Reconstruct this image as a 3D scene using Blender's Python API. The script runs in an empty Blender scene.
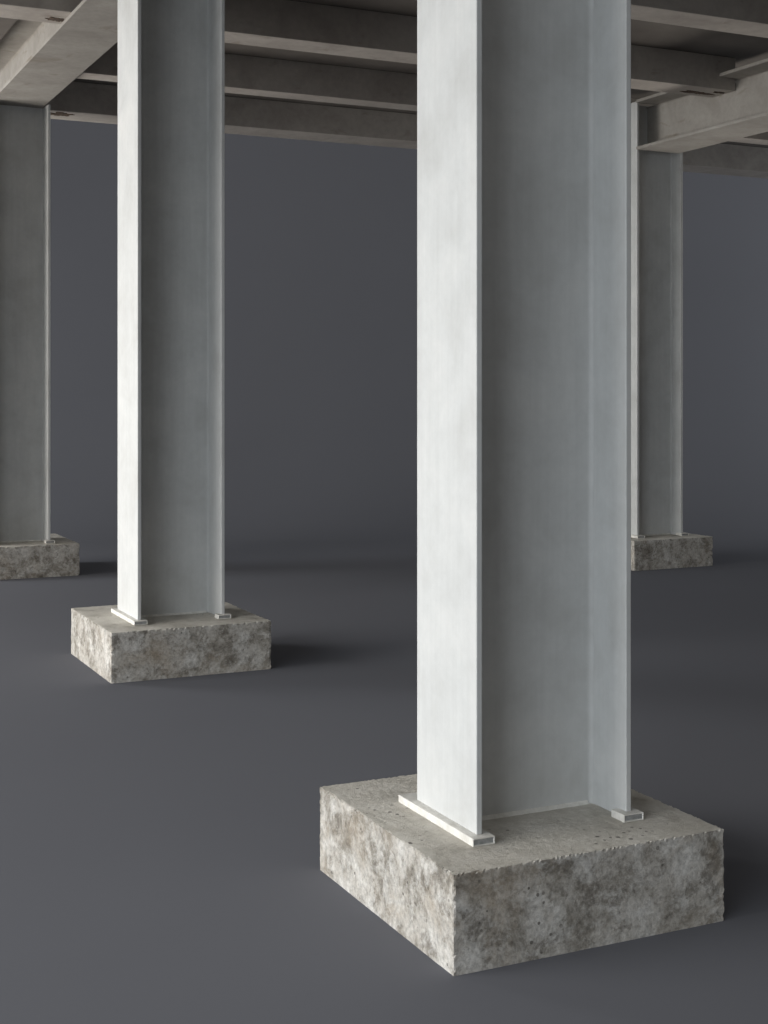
import bpy, bmesh, math, random
from mathutils import Vector, noise, Matrix

S = bpy.context.scene
COL = S.collection
R = math.radians
RNG = random.Random(11)

# ------------------------------------------------------------------ render look
S.view_settings.view_transform = 'Standard'
S.view_settings.look = 'None'
S.view_settings.gamma = 1.0
S.view_settings.exposure = 0.0
S.view_settings.use_curve_mapping = False

# ------------------------------------------------------------------ camera
YAW = 25.5
cd = bpy.data.cameras.new('camera')
cam = bpy.data.objects.new('camera', cd)
COL.objects.link(cam)
cam.location = (0, 0, 1.735)
cam.rotation_euler = (R(90), 0, R(-YAW))
cd.sensor_fit = 'HORIZONTAL'
cd.sensor_width = 36.0
cd.lens = 1391 / 768 * 36.0
cd.shift_y = -(512 - 390) / 768.0
cd.clip_end = 200
S.camera = cam
FWD = Vector((math.sin(R(YAW)), math.cos(R(YAW)), 0))
RGT = Vector((math.cos(R(YAW)), -math.sin(R(YAW)), 0))

# ------------------------------------------------------------------ node helpers
def new_mat(name):
    m = bpy.data.materials.new(name)
    m.use_nodes = True
    nt = m.node_tree
    nt.nodes.clear()
    out = nt.nodes.new('ShaderNodeOutputMaterial')
    b = nt.nodes.new('ShaderNodeBsdfPrincipled')
    nt.links.new(b.outputs[0], out.inputs[0])
    return m, nt, b

def coords(nt, scale=(1, 1, 1), loc=(0, 0, 0), rnd=True):
    """object coordinates, shifted by the object's own random number"""
    tc = nt.nodes.new('ShaderNodeTexCoord')
    mp = nt.nodes.new('ShaderNodeMapping')
    mp.inputs['Scale'].default_value = scale
    mp.inputs['Location'].default_value = loc
    nt.links.new(tc.outputs['Object'], mp.inputs['Vector'])
    if not rnd:
        return mp.outputs[0]
    oi = nt.nodes.new('ShaderNodeObjectInfo')
    ml = nt.nodes.new('ShaderNodeMath'); ml.operation = 'MULTIPLY'
    ml.inputs[1].default_value = 37.0
    nt.links.new(oi.outputs['Random'], ml.inputs[0])
    ad = nt.nodes.new('ShaderNodeVectorMath'); ad.operation = 'ADD'
    nt.links.new(mp.outputs[0], ad.inputs[0])
    nt.links.new(ml.outputs[0], ad.inputs[1])
    return ad.outputs[0]

def tex_noise(nt, vec, scale, detail=6, rough=0.6, dist=0.0):
    n = nt.nodes.new('ShaderNodeTexNoise')
    n.inputs['Scale'].default_value = scale
    n.inputs['Detail'].default_value = detail
    n.inputs['Roughness'].default_value = rough
    n.inputs['Distortion'].default_value = dist
    nt.links.new(vec, n.inputs['Vector'])
    return n.outputs['Fac']

def ramp(nt, fac, stops):
    r = nt.nodes.new('ShaderNodeValToRGB')
    cr = r.color_ramp
    while len(cr.elements) < len(stops):
        cr.elements.new(0.5)
    for e, (p, c) in zip(cr.elements, stops):
        e.position = p
        e.color = (c, c, c, 1) if isinstance(c, (int, float)) else (*c, 1)
    nt.links.new(fac, r.inputs[0])
    return r.outputs['Color']

def mix(nt, fac, a, b, mode='MIX'):
    m = nt.nodes.new('ShaderNodeMix')
    m.data_type = 'RGBA'; m.blend_type = mode
    for s, v in ((m.inputs[0], fac), (m.inputs[6], a), (m.inputs[7], b)):
        if isinstance(v, bpy.types.NodeSocket):
            nt.links.new(v, s)
        elif isinstance(v, (int, float)):
            s.default_value = v
        else:
            s.default_value = (*v, 1)
    return m.outputs[2]

def bump(nt, b, height, strength, dist):
    bp = nt.nodes.new('ShaderNodeBump')
    bp.inputs['Strength'].default_value = strength
    bp.inputs['Distance'].default_value = dist
    nt.links.new(height, bp.inputs['Height'])
    nt.links.new(bp.outputs[0], b.inputs['Normal'])

# ------------------------------------------------------------------ materials
def mat_paint():
    """pale grey galvanised / painted column steel, faintly mottled with vertical streaks"""
    m, nt, b = new_mat('pale_grey_painted_steel')
    v = coords(nt)
    big = tex_noise(nt, v, 3.2, 6, 0.6, 0.3)
    c = ramp(nt, big, [(0.30, (0.535, 0.54, 0.53)), (0.50, (0.60, 0.61, 0.605)), (0.72, (0.655, 0.66, 0.65))])
    st = tex_noise(nt, coords(nt, (16, 16, 0.8)), 2.0, 5, 0.6)
    c = mix(nt, 0.20, c, ramp(nt, st, [(0.3, 0.66), (0.7, 1.0)]), 'MULTIPLY')
    fine = tex_noise(nt, v, 26, 8, 0.7)
    c = mix(nt, 0.18, c, ramp(nt, fine, [(0.30, 0.70), (0.62, 1.0)]), 'MULTIPLY')
    nt.links.new(c, b.inputs['Base Color'])
    b.inputs['Roughness'].default_value = 0.62
    b.inputs['Specular IOR Level'].default_value = 0.25
    bump(nt, b, fine, 0.25, 0.002)
    return m

def mat_plate():
    m, nt, b = new_mat('chalky_white_foot_plate_paint')
    v = coords(nt)
    n = tex_noise(nt, v, 22, 6, 0.65)
    c = ramp(nt, n, [(0.3, (0.56, 0.545, 0.50)), (0.6, (0.74, 0.725, 0.685))])
    nt.links.new(c, b.inputs['Base Color'])
    b.inputs['Roughness'].default_value = 0.7
    bump(nt, b, n, 0.3, 0.003)
    return m

def mat_plate_end():
    m, nt, b = new_mat('bare_grey_plate_end')
    n = tex_noise(nt, coords(nt), 60, 6, 0.65)
    nt.links.new(ramp(nt, n, [(0.3, (0.20, 0.205, 0.205)), (0.65, (0.34, 0.345, 0.34))]), b.inputs['Base Color'])
    b.inputs['Roughness'].default_value = 0.7
    return m

def mat_beam(name, lo, hi, rust=0.5):
    """weathered taupe-grey beam steel with blotches and brown smears"""
    m, nt, b = new_mat(name)
    v = coords(nt)
    n = tex_noise(nt, v, 2.3, 7, 0.62, 0.4)
    c = ramp(nt, n, [(0.30, lo), (0.68, hi)])
    f = tex_noise(nt, v, 18, 7, 0.65)
    c = mix(nt, 0.35, c, ramp(nt, f, [(0.3, 0.66), (0.62, 1.0)]), 'MULTIPLY')
    r = tex_noise(nt, coords(nt, (2.2, 2.2, 5)), 1.3, 6, 0.6, 0.6)
    rm = ramp(nt, r, [(0.60, 0.0), (0.70, rust)])
    c = mix(nt, rm, c, (0.16, 0.125, 0.085))
    nt.links.new(c, b.inputs['Base Color'])
    b.inputs['Roughness'].default_value = 0.7
    b.inputs['Specular IOR Level'].default_value = 0.2
    bump(nt, b, f, 0.2, 0.003)
    return m

def mat_rust():
    m, nt, b = new_mat('flaking_dark_rust')
    v = coords(nt)
    n = tex_noise(nt, v, 24, 8, 0.7)
    nt.links.new(ramp(nt, n, [(0.35, (0.035, 0.025, 0.02)), (0.6, (0.13, 0.09, 0.065))]), b.inputs['Base Color'])
    b.inputs['Roughness'].default_value = 0.9
    bump(nt, b, n, 0.6, 0.01)
    return m

def mat_concrete():
    """blotchy cast concrete: pale cement skin, grey-brown damp stains, small pits"""
    m, nt, b = new_mat('stained_cast_concrete')
    v = coords(nt)
    a = tex_noise(nt, v, 4.6, 12, 0.76, 0.35)
    c = ramp(nt, a, [(0.33, (0.17, 0.15, 0.125)), (0.44, (0.35, 0.325, 0.285)), (0.52, (0.53, 0.50, 0.455)), (0.66, (0.68, 0.66, 0.62))])
    s = tex_noise(nt, coords(nt, (1, 1, 1), (5, 2, 9)), 10.5, 12, 0.76, 0.3)
    c = mix(nt, ramp(nt, s, [(0.51, 0.0), (0.60, 0.66)]), c, (0.15, 0.13, 0.105))
    lt_ = tex_noise(nt, coords(nt, (1, 1, 1), (8, 4, 1)), 8.0, 12, 0.75, 0.3)
    c = mix(nt, ramp(nt, lt_, [(0.50, 0.0), (0.62, 0.70)]), c, (0.78, 0.765, 0.73))
    br = tex_noise(nt, coords(nt, (1, 1, 1), (1, 7, 3)), 3.2, 8, 0.65, 0.4)
    c = mix(nt, ramp(nt, br, [(0.52, 0.0), (0.70, 0.45)]), c, (0.40, 0.315, 0.22))
    f = tex_noise(nt, v, 55, 10, 0.78)
    c = mix(nt, 0.65, c, ramp(nt, f, [(0.34, 0.35), (0.56, 1.0)]), 'MULTIPLY')
    # trowelled upper face: smoother, faintly specked; extra paleness stands in for top light
    tc_ = nt.nodes.new('ShaderNodeTexCoord'); sx_ = nt.nodes.new('ShaderNodeSeparateXYZ')
    nt.links.new(tc_.outputs['Normal'], sx_.inputs[0])
    tw_ = tex_noise(nt, coords(nt, (1, 1, 1), (3, 3, 6)), 5.0, 10, 0.72, 0.3)
    tcol = ramp(nt, tw_, [(0.32, (0.36, 0.335, 0.29)), (0.46, (0.58, 0.55, 0.49)), (0.66, (0.70, 0.67, 0.61))])
    c = mix(nt, ramp(nt, sx_.outputs[2], [(0.70, 0.0), (0.90, 0.78)]), c, tcol)
    # pits
    vo = nt.nodes.new('ShaderNodeTexVoronoi'); vo.inputs['Scale'].default_value = 30
    nt.links.new(v, vo.inputs['Vector'])
    pit_size = tex_noise(nt, v, 9, 2, 0.5)
    th = nt.nodes.new('ShaderNodeMath'); th.operation = 'MULTIPLY'; th.inputs[1].default_value = 0.34
    nt.links.new(pit_size, th.inputs[0])
    lt = nt.nodes.new('ShaderNodeMath'); lt.operation = 'LESS_THAN'
    nt.links.new(vo.outputs['Distance'], lt.inputs[0]); nt.links.new(th.outputs[0], lt.inputs[1])
    mk = nt.nodes.new('ShaderNodeMath'); mk.operation = 'MULTIPLY'
    nt.links.new(lt.outputs[0], mk.inputs[0])
    nt.links.new(ramp(nt, tex_noise(nt, v, 5, 3, 0.5), [(0.52, 0.0), (0.62, 0.75)]), mk.inputs[1])
    c = mix(nt, mk.outputs[0], c, (0.09, 0.08, 0.07))
    nt.links.new(c, b.inputs['Base Color'])
    b.inputs['Roughness'].default_value = 0.9
    b.inputs['Specular IOR Level'].default_value = 0.15
    bump(nt, b, f, 0.6, 0.009)
    return m

def mat_studio():
    m, nt, b = new_mat('slate_grey_seamless_paint')
    n = tex_noise(nt, coords(nt, rnd=False), 0.35, 4, 0.5)
    c = ramp(nt, n, [(0.3, (0.157, 0.161, 0.180)), (0.7, (0.165, 0.169, 0.188))])
    nt.links.new(c, b.inputs['Base Color'])
    b.inputs['Roughness'].default_value = 1.0
    b.inputs['Specular IOR Level'].default_value = 0.0
    return m

def mat_deck():
    m, nt, b = new_mat('dark_brown_deck_sheet')
    n = tex_noise(nt, coords(nt), 2.0, 6, 0.6)
    nt.links.new(ramp(nt, n, [(0.3, (0.10, 0.088, 0.078)), (0.7, (0.15, 0.135, 0.12))]), b.inputs['Base Color'])
    b.inputs['Roughness'].default_value = 0.85
    return m

PAINT, PLATE, PEND, CONC, STUDIO, DECK, RUST = mat_paint(), mat_plate(), mat_plate_end(), mat_concrete(), mat_studio(), mat_deck(), mat_rust()
GIRD = mat_beam('weathered_grey_girder_steel', (0.265, 0.247, 0.224), (0.365, 0.347, 0.32), 0.45)
PURL = mat_beam('weathered_taupe_purlin_steel', (0.36, 0.325, 0.295), (0.49, 0.455, 0.415), 0.35)

# ------------------------------------------------------------------ object helpers
def link(name, bm, mats, parent=None, smooth=False):
    me = bpy.data.meshes.new(name)
    bmesh.ops.recalc_face_normals(bm, faces=bm.faces[:])
    if smooth:
        for f in bm.faces: f.smooth = True
    bm.to_mesh(me); bm.free()
    for m in (mats if isinstance(mats, (list, tuple)) else [mats]):
        me.materials.append(m)
    o = bpy.data.objects.new(name, me)
    COL.objects.link(o)
    if parent: o.parent = parent
    return o

def tag(o, label, cat, group=None):
    o['label'] = label; o['category'] = cat
    if group: o['group'] = group
    return o

def empty(name, loc):
    o = bpy.data.objects.new(name, None)
    o.empty_display_size = 0.2
    o.location = loc
    COL.objects.link(o)
    return o

def box(bm, x0, x1, y0, y1, z0, z1, bev=0.0, seg=2):
    vs = [bm.verts.new((x, y, z)) for x in (x0, x1) for y in (y0, y1) for z in (z0, z1)]
    idx = [(0, 1, 3, 2), (4, 6, 7, 5), (0, 4, 5, 1), (2, 3, 7, 6), (0, 2, 6, 4), (1, 5, 7, 3)]
    fs = [bm.faces.new([vs[i] for i in f]) for f in idx]
    if bev > 0:
        es = list({e for f in fs for e in f.edges})
        bmesh.ops.bevel(bm, geom=es, offset=bev, segments=seg, profile=0.5, affect='EDGES')

def web_profile(half, t, r, n=5):
    """cross-section of a web between two flanges, its ends flared by root fillets; along local axis a, thickness b"""
    pts = []
    def arc(cx, cy, a0, a1):
        for i in range(n + 1):
            a = a0 + (a1 - a0) * i / n
            pts.append((cx + r * math.cos(a), cy + r * math.sin(a)))
    h = t / 2
    arc(half - r, h + r, -math.pi / 2, 0)           # right end, +b side
    arc(half - r, -h - r, 0, math.pi / 2)
    arc(-half + r, -h - r, math.pi / 2, math.pi)
    arc(-half + r, h + r, math.pi, 3 * math.pi / 2)
    return pts

def extrude_profile(bm, pts, fn, l0, l1):
    a = [bm.verts.new(fn(p[0], p[1], l0)) for p in pts]
    b = [bm.verts.new(fn(p[0], p[1], l1)) for p in pts]
    k = len(pts)
    for i in range(k):
        bm.faces.new((a[i], a[(i + 1) % k], b[(i + 1) % k], b[i]))
    bm.faces.new(a[::-1]); bm.faces.new(b)

# ------------------------------------------------------------------ the studio: floor, sweep, deck ceiling
bm = bmesh.new()
NEAR, SW = -16.0, 16.0
def pt(d, s, z): 
    p = FWD * d + RGT * s
    return (p.x, p.y, z)
v = [bm.verts.new(pt(d, s, 0)) for d, s in ((NEAR, -34), (NEAR, 34), (SW, 34), (SW, -34))]
bm.faces.new(v)
# thickness below so that the slab is solid
w_ = [bm.verts.new(pt(d, s, -0.2)) for d, s in ((NEAR, -34), (NEAR, 34), (SW, 34), (SW, -34))]
bm.faces.new(w_[::-1])
for i in range(4):
    bm.faces.new((v[i], w_[i], w_[(i + 1) % 4], v[(i + 1) % 4]))
fl = link('floor', bm, STUDIO); fl['kind'] = 'structure'

bm = bmesh.new()
RAD = 7.0
prof = [(SW + RAD * math.sin(a), RAD - RAD * math.cos(a)) for a in [R(90) * i / 28 for i in range(29)]] + [(SW + RAD, 14.0)]
prof_b = [(SW + RAD + 0.3, 14.0), (SW + RAD + 0.3, -0.2), (SW, -0.2)]
loop = prof + prof_b
L = [bm.verts.new(pt(d, -34, z)) for d, z in loop]
Rr = [bm.verts.new(pt(d, 34, z)) for d, z in loop]
k = len(loop)
for i in range(k):
    f = bm.faces.new((L[i], L[(i + 1) % k], Rr[(i + 1) % k], Rr[i]))
    if i < len(prof) - 1: f.smooth = True
bm.faces.new(L[::-1]); bm.faces.new(Rr)
for e in bm.edges:
    if not all(f.smooth for f in e.link_faces): e.smooth = False
wb = link('wall_back', bm, STUDIO); wb['kind'] = 'structure'

ZP0, ZP1 = 4.45, 4.75            # purlin soffit / top
bm = bmesh.new()
box(bm, 2.56, 17.5, 3.4, 14.2, ZP1 + 0.002, ZP1 + 0.06)
box(bm, -0.6, 2.18, 3.4, 14.2, ZP1 + 0.002, ZP1 + 0.06)
ce = link('ceiling', bm, DECK); ce['kind'] = 'structure'

# ------------------------------------------------------------------ concrete foundation blocks
def concrete_block(x0, x1, y0, y1, h, seed, step, label):
    lx, ly = x1 - x0, y1 - y0
    root_loc = Vector(((x0 + x1) / 2, (y0 + y1) / 2, 0))
    bm = bmesh.new()
    box(bm, -lx / 2, lx / 2, -ly / 2, ly / 2, 0, h)
    # fine, even grid on every face
    nx, ny, nz = int(lx / step), int(ly / step), max(4, int(h / step))
    for axis, n, a0, a1 in ((0, nx, -lx / 2, lx / 2), (1, ny, -ly / 2, ly / 2), (2, nz, 0, h)):
        for i in range(1, n):
            # cluster cuts towards the arrises, where the chipping is
            u = i / n
            no = Vector((0, 0, 0)); no[axis] = 1
            co = Vector((0, 0, 0)); co[axis] = a0 + (a1 - a0) * u
            bmesh.ops.bisect_plane(bm, geom=bm.verts[:] + bm.edges[:] + bm.faces[:], plane_co=co, plane_no=no)
    off = Vector((seed * 7.3, seed * 3.1, seed * 1.7))
    for vtx in bm.verts:
        p = vtx.co.copy()
        dx = lx / 2 - abs(p.x); dy = ly / 2 - abs(p.y); dzt = h - p.z; dzb = p.z
        n1 = noise.noise((p + off) * 5.0)
        n2 = noise.noise((p + off) * 38.0)
        n3 = noise.noise((p + off) * 95.0)
        rough = 0.0016 * n1 + 0.0010 * n2
        out = Vector((0, 0, 0))
        if dx < 1e-5: out.x = math.copysign(1, p.x)
        if dy < 1e-5: out.y = math.copysign(1, p.y)
        if dzt < 1e-5: out.z = 1
        cnt = sum(1 for c in out if abs(c) > 0)
        if p.z < 1e-5: rough = min(rough, 0) if cnt else 0
        if cnt == 1:
            d = p + out * rough
        elif cnt >= 2:                       # arris: chipped back irregularly
            chip = 0.0005 + 0.003 * max(0, n2 + 0.1) + RNG.random() ** 2.5 * 0.006 * (step / 0.0085) ** 0.5
            big = max(0, noise.noise((p + off) * 9.0) - 0.34) * 0.02
            d = p - out.normalized() * (chip + big)
        else:
            d = p
        if p.z < 1e-5: d.z = 0
        vtx.co = d
    o = link('concrete_block', bm, CONC, smooth=False)
    o.location = root_loc
    tag(o, label, 'concrete block', 'concrete blocks under the steel columns')
    return o

concrete_block(1.957, 2.962, 3.625, 4.645, 0.300, 1, 0.0072, 'large nearest concrete block in the right foreground, under the biggest column')
concrete_block(2.083, 3.092, 8.110, 9.160, 0.300, 2, 0.014, 'concrete block in the middle distance left of centre, under the second nearest column')
concrete_block(2.035, 3.035, 12.98, 14.00, 0.298, 3, 0.022, 'distant concrete block cut off by the left edge of the photo')
concrete_block(7.905, 8.845, 11.00, 12.00, 0.288, 4, 0.022, 'distant dark concrete block at the right, half behind the biggest column')

# ------------------------------------------------------------------ steel columns
def foot_plate(parent, x0, x1, y0, y1, z0, z1):
    """narrow bearing bar under one flange, with recessed bare ends"""
    bm = bmesh.new()
    e = 0.005
    box(bm, x0, x1, y0, y1, z0, z1, 0.0025, 2)
    ends = [f for f in bm.faces if abs(f.normal.y) > 0.99 and f.calc_area() > 0.3 * (x1 - x0) * (z1 - z0)]
    bmesh.ops.inset_individual(bm, faces=ends, thickness=0.0035, depth=0)
    for f in ends:
        f.material_index = 1
        s = 1 if f.calc_center_median().y > (y0 + y1) / 2 else -1
        for vv in f.verts: vv.co.y -= s * 0.003
    return link('foot_plate', bm, [PLATE, PEND], parent)

def column(ox, oy, depth, width, base_z, top_z, tf, tw, web_off, plate_w, plate_h, over, over_back, label, r=0.016):
    """I-section column. depth along X (flange to flange), flange width along Y. (ox, oy) = left outer flange, front edge"""
    cx, cy = ox + depth / 2, oy + width / 2
    root = empty('steel_column', (cx, cy, base_z))
    tag(root, label, 'column', 'steel I-section columns')
    z0, z1 = plate_h, top_z - base_z
    hx, hy = depth / 2, width / 2
    for s in (-1, 1):
        bm = bmesh.new()
        xa, xb = sorted((s * hx, s * (hx - tf)))
        box(bm, xa, xb, -hy, hy, z0 if s < 0 else 0.0, z1, 0.003, 2)
        link('flange', bm, PAINT, root)
    bm = bmesh.new()
    pts = web_profile(hx - tf, tw, r)
    extrude_profile(bm, pts, lambda a, b, l: (a, b + web_off, l), 0.0, z1)
    link('web', bm, PAINT, root)
    # weld bead along the foot of the web
    bm = bmesh.new()
    for sg in (-1, 1):
        y = web_off + sg * tw / 2
        a = [(-(hx - tf - r), y, 0), (-(hx - tf - r), y + sg * 0.012, 0), (-(hx - tf - r), y, 0.012)]
        bprof = [(hx - tf - r, p[1], p[2]) for p in a]
        va = [bm.verts.new(p) for p in a]; vb = [bm.verts.new(p) for p in bprof]
        for i in range(3):
            bm.faces.new((va[i], va[(i + 1) % 3], vb[(i + 1) % 3], vb[i]))
        bm.faces.new(va); bm.faces.new(vb[::-1])
    link('weld_bead', bm, PLATE, root)
    for sg in (-1, 1):
        xm = sg * (hx - tf / 2)
        # full-length bar on the left, short clip at the front of the right flange
        foot_plate(root, xm - plate_w / 2, xm + plate_w / 2, -hy - over, hy + over_back if sg < 0 else -hy + 0.045, 0, plate_h)
    return root

ZG = 4.42                       # left girder soffit
column(2.160, 3.848, 0.593, 0.418, 0.300, ZG, 0.021, 0.030, 0.012, 0.080, 0.026, 0.030, 0.085,
       'biggest and nearest pale grey steel column, right of centre in the foreground')
column(2.305, 8.335, 0.560, 0.480, 0.300, ZG, 0.022, 0.030, 0.030, 0.084, 0.026, 0.035, 0.045,
       'pale grey steel column left of centre, on the middle distance block')
column(2.215, 13.15, 0.585, 0.480, 0.298, ZG, 0.024, 0.030, 0.0, 0.084, 0.026, 0.05, 0.05,
       'distant grey steel column cut off by the left edge of the photo')
ZGR = 4.085                     # right girder soffit
column(8.090, 11.21, 0.552, 0.450, 0.288, 4.56, 0.024, 0.030, -0.05, 0.084, 0.026, 0.05, 0.05,
       'distant grey steel column at the right, half behind the biggest column')

# ------------------------------------------------------------------ overhead beams
def girder(name, xc, w, y0, y1, z0, z1, tf, tw, mat, label, cat='girder', group=None, r=0.02, web_ext=0.0, notches=()):
    """I-beam running along Y"""
    root = empty(name, (xc, (y0 + y1) / 2, z0))
    tag(root, label, cat, group)
    hl = (y1 - y0) / 2; H = z1 - z0
    bm = bmesh.new(); box(bm, -w / 2, w / 2, -hl, hl, 0, tf, 0.003, 2)
    link('flange', bm, mat, root)
    # top flange, coped on its left side where purlins frame into the web
    yc = (y0 + y1) / 2
    out = [(w / 2, hl), (w / 2, -hl), (-w / 2, -hl)]
    for na, nb in sorted(notches):
        out += [(-w / 2, na - yc), (-tw / 2 - 0.001, na - yc), (-tw / 2 - 0.001, nb - yc), (-w / 2, nb - yc)]
    out.append((-w / 2, hl))
    bm = bmesh.new()
    extrude_profile(bm, out, lambda a, b, l: (a, b, l), H - tf, H)
    link('flange', bm, mat, root)
    bm = bmesh.new()
    pts = web_profile(H / 2 - tf, tw, r)
    extrude_profile(bm, pts, lambda a, b, l: (b, l, a + H / 2), -hl, hl + web_ext)
    link('web', bm, mat, root)
    return root

def purlin(xa, xb, y0, y1, z0, z1, label, tf=0.016, tw=0.016, rust_at=()):
    """channel running along X, its web on the side towards the camera"""
    root = empty('steel_purlin', ((xa + xb) / 2, (y0 + y1) / 2, z0))
    tag(root, label, 'beam', 'steel purlins under the deck')
    hl = (xb - xa) / 2; w = (y1 - y0); H = z1 - z0
    for a, b in ((0, tf), (H - tf, H)):
        bm = bmesh.new(); box(bm, -hl, hl, -w / 2 + tw, w / 2, a, b, 0.003, 2)
        link('flange', bm, PURL, root)
    bm = bmesh.new(); box(bm, -hl, hl, -w / 2, -w / 2 + tw + 0.001, 0, H, 0.003, 2)
    link('web', bm, PURL, root)
    for i, (rx, ry, rl, rw) in enumerate(rust_at):     # flaked rust scabs on the soffit
        bm = bmesh.new()
        n = 72
        c0 = bm.verts.new((rx, ry, -0.006))
        ring = []
        for j in range(n):
            a = 2 * math.pi * j / n
            q = Vector((math.cos(a), math.sin(a), 3.7 * i + rx))
            k_ = 0.72 + 0.55 * noise.noise(q * 2.1) + 0.35 * noise.noise(q * 5.3) + 0.2 * noise.noise(q * 12)
            ring.append((rx + rl / 2 * k_ * math.cos(a), ry + rw / 2 * k_ * math.sin(a)))
        lo = [bm.verts.new((p[0] * 0.9 + rx * 0.1, p[1] * 0.9 + ry * 0.1, -0.005)) for p in ring]
        up = [bm.verts.new((p[0], p[1], 0.001)) for p in ring]
        for j in range(n):
            bm.faces.new((c0, lo[(j + 1) % n], lo[j]))
            bm.faces.new((lo[j], lo[(j + 1) % n], up[(j + 1) % n], up[j]))
        bm.faces.new(up)
        link('rust_patch', bm, RUST, root)['label'] = 'dark flaking rust patch'
    return root

XL = 2.52
girder('steel_girder', XL, 0.49, 3.5, 14.20, ZG, 4.92, 0.030, 0.022, GIRD,
       'broad grey girder crossing the top left corner, resting on the far left column', 'girder', 'main girders')
XR = 8.335
girder('steel_girder', XR, 0.52, 5.0, 11.208, ZGR, 4.57, 0.028, 0.022, GIRD,
       'broad grey girder at the top right, meeting the distant right column', 'girder', 'main girders',
       web_ext=0.155, notches=((8.05, 8.46), (9.95, 10.42)))

purlin(XL + 0.013, XR - 0.013, 8.10, 8.42, 4.45 + .002, ZP1, 'nearest dark steel purlin, its edge crossing the top right corner', rust_at=())
purlin(XL + 0.013, XR - 0.013, 10.03, 10.36, 4.452, ZP1, 'dark steel purlin whose rusty end butts against the right girder',
       rust_at=((2.63, 0.045, 0.46, 0.13), (2.80, -0.05, 0.16, 0.07)))
purlin(XL + 0.013, 17.5, 11.86, 12.10, 4.452, ZP1, 'narrow dark purlin, second from the back behind the columns')
purlin(XL + 0.013, 17.5, 13.58, 14.02, 4.452, ZP1, 'rearmost dark purlin, lowest in the photo with grey backdrop beneath it',
       rust_at=((-7.01, -0.07, 0.34, 0.20),))
purlin(-0.6, XL - 0.013, 10.00, 10.36, 4.452, ZP1, 'short purlin at the top left corner, left of the broad girder',
       rust_at=((1.27, 0.06, 0.17, 0.11),))

# ------------------------------------------------------------------ light
w = bpy.data.worlds.new('studio_air'); S.world = w
w.use_nodes = True
bg = w.node_tree.nodes['Background']
bg.inputs[0].default_value = (1.0, 0.965, 0.92, 1)
bg.inputs[1].default_value = 0.16

def area(name, loc, target, sx, sy, power, color, spread=180):
    ld = bpy.data.lights.new(name, 'AREA')
    ld.shape = 'RECTANGLE'; ld.size = sx; ld.size_y = sy
    ld.energy = power; ld.color = color
    ld.spread = R(spread)                 # beam spread; narrow values added to dim whatever lies off the aim
    o = bpy.data.objects.new(name, ld); COL.objects.link(o)
    o.location = loc
    d = Vector(target) - Vector(loc)
    o.rotation_euler = d.to_track_quat('-Z', 'Y').to_euler()
    return o
area('softbox_key', (-8.5, 6.5, 3.4), (3, 5.6, -1.0), 9, 5.8, 288, (1.0, 0.985, 0.955), 78)
area('softbox_side', (-7.0, -1.8, 2.7), (3, 4.0, -0.9), 7, 4.9, 118, (0.88, 0.945, 1.0), 74)
area('added_soffit_fill_low', (-2.5, 13.4, 0.5), (3.2, 12.0, 4.4), 4, 5, 780, (1.0, 0.95, 0.88))  # unseen uplight, added to brighten the undersides of the beams
area('added_soffit_fill_right', (11.5, 10.5, 0.3), (8.3, 9.6, 4.2), 2.2, 2.2, 42, (1.0, 0.94, 0.86), 90)  # put in out of view to lift the right girder's soffit
wl = FWD * 12.0 + RGT * -12.0
wr = FWD * 19.0 + RGT * 13.0
we = FWD * 20.0
wc = FWD * 18.5
area('added_backdrop_fill', (wl.x, wl.y, 3.6), (wc.x, wc.y, 1.0), 3, 5, 350, (0.90, 0.95, 1.0), 150)  # invented fill that brightens sweep and far floor from the left
area('added_backdrop_fill', (wr.x, wr.y, 3.6), (we.x, we.y, 0.8), 3, 5, 360, (0.90, 0.95, 1.0), 150)  # second added fill, evening out the right side of the sweep
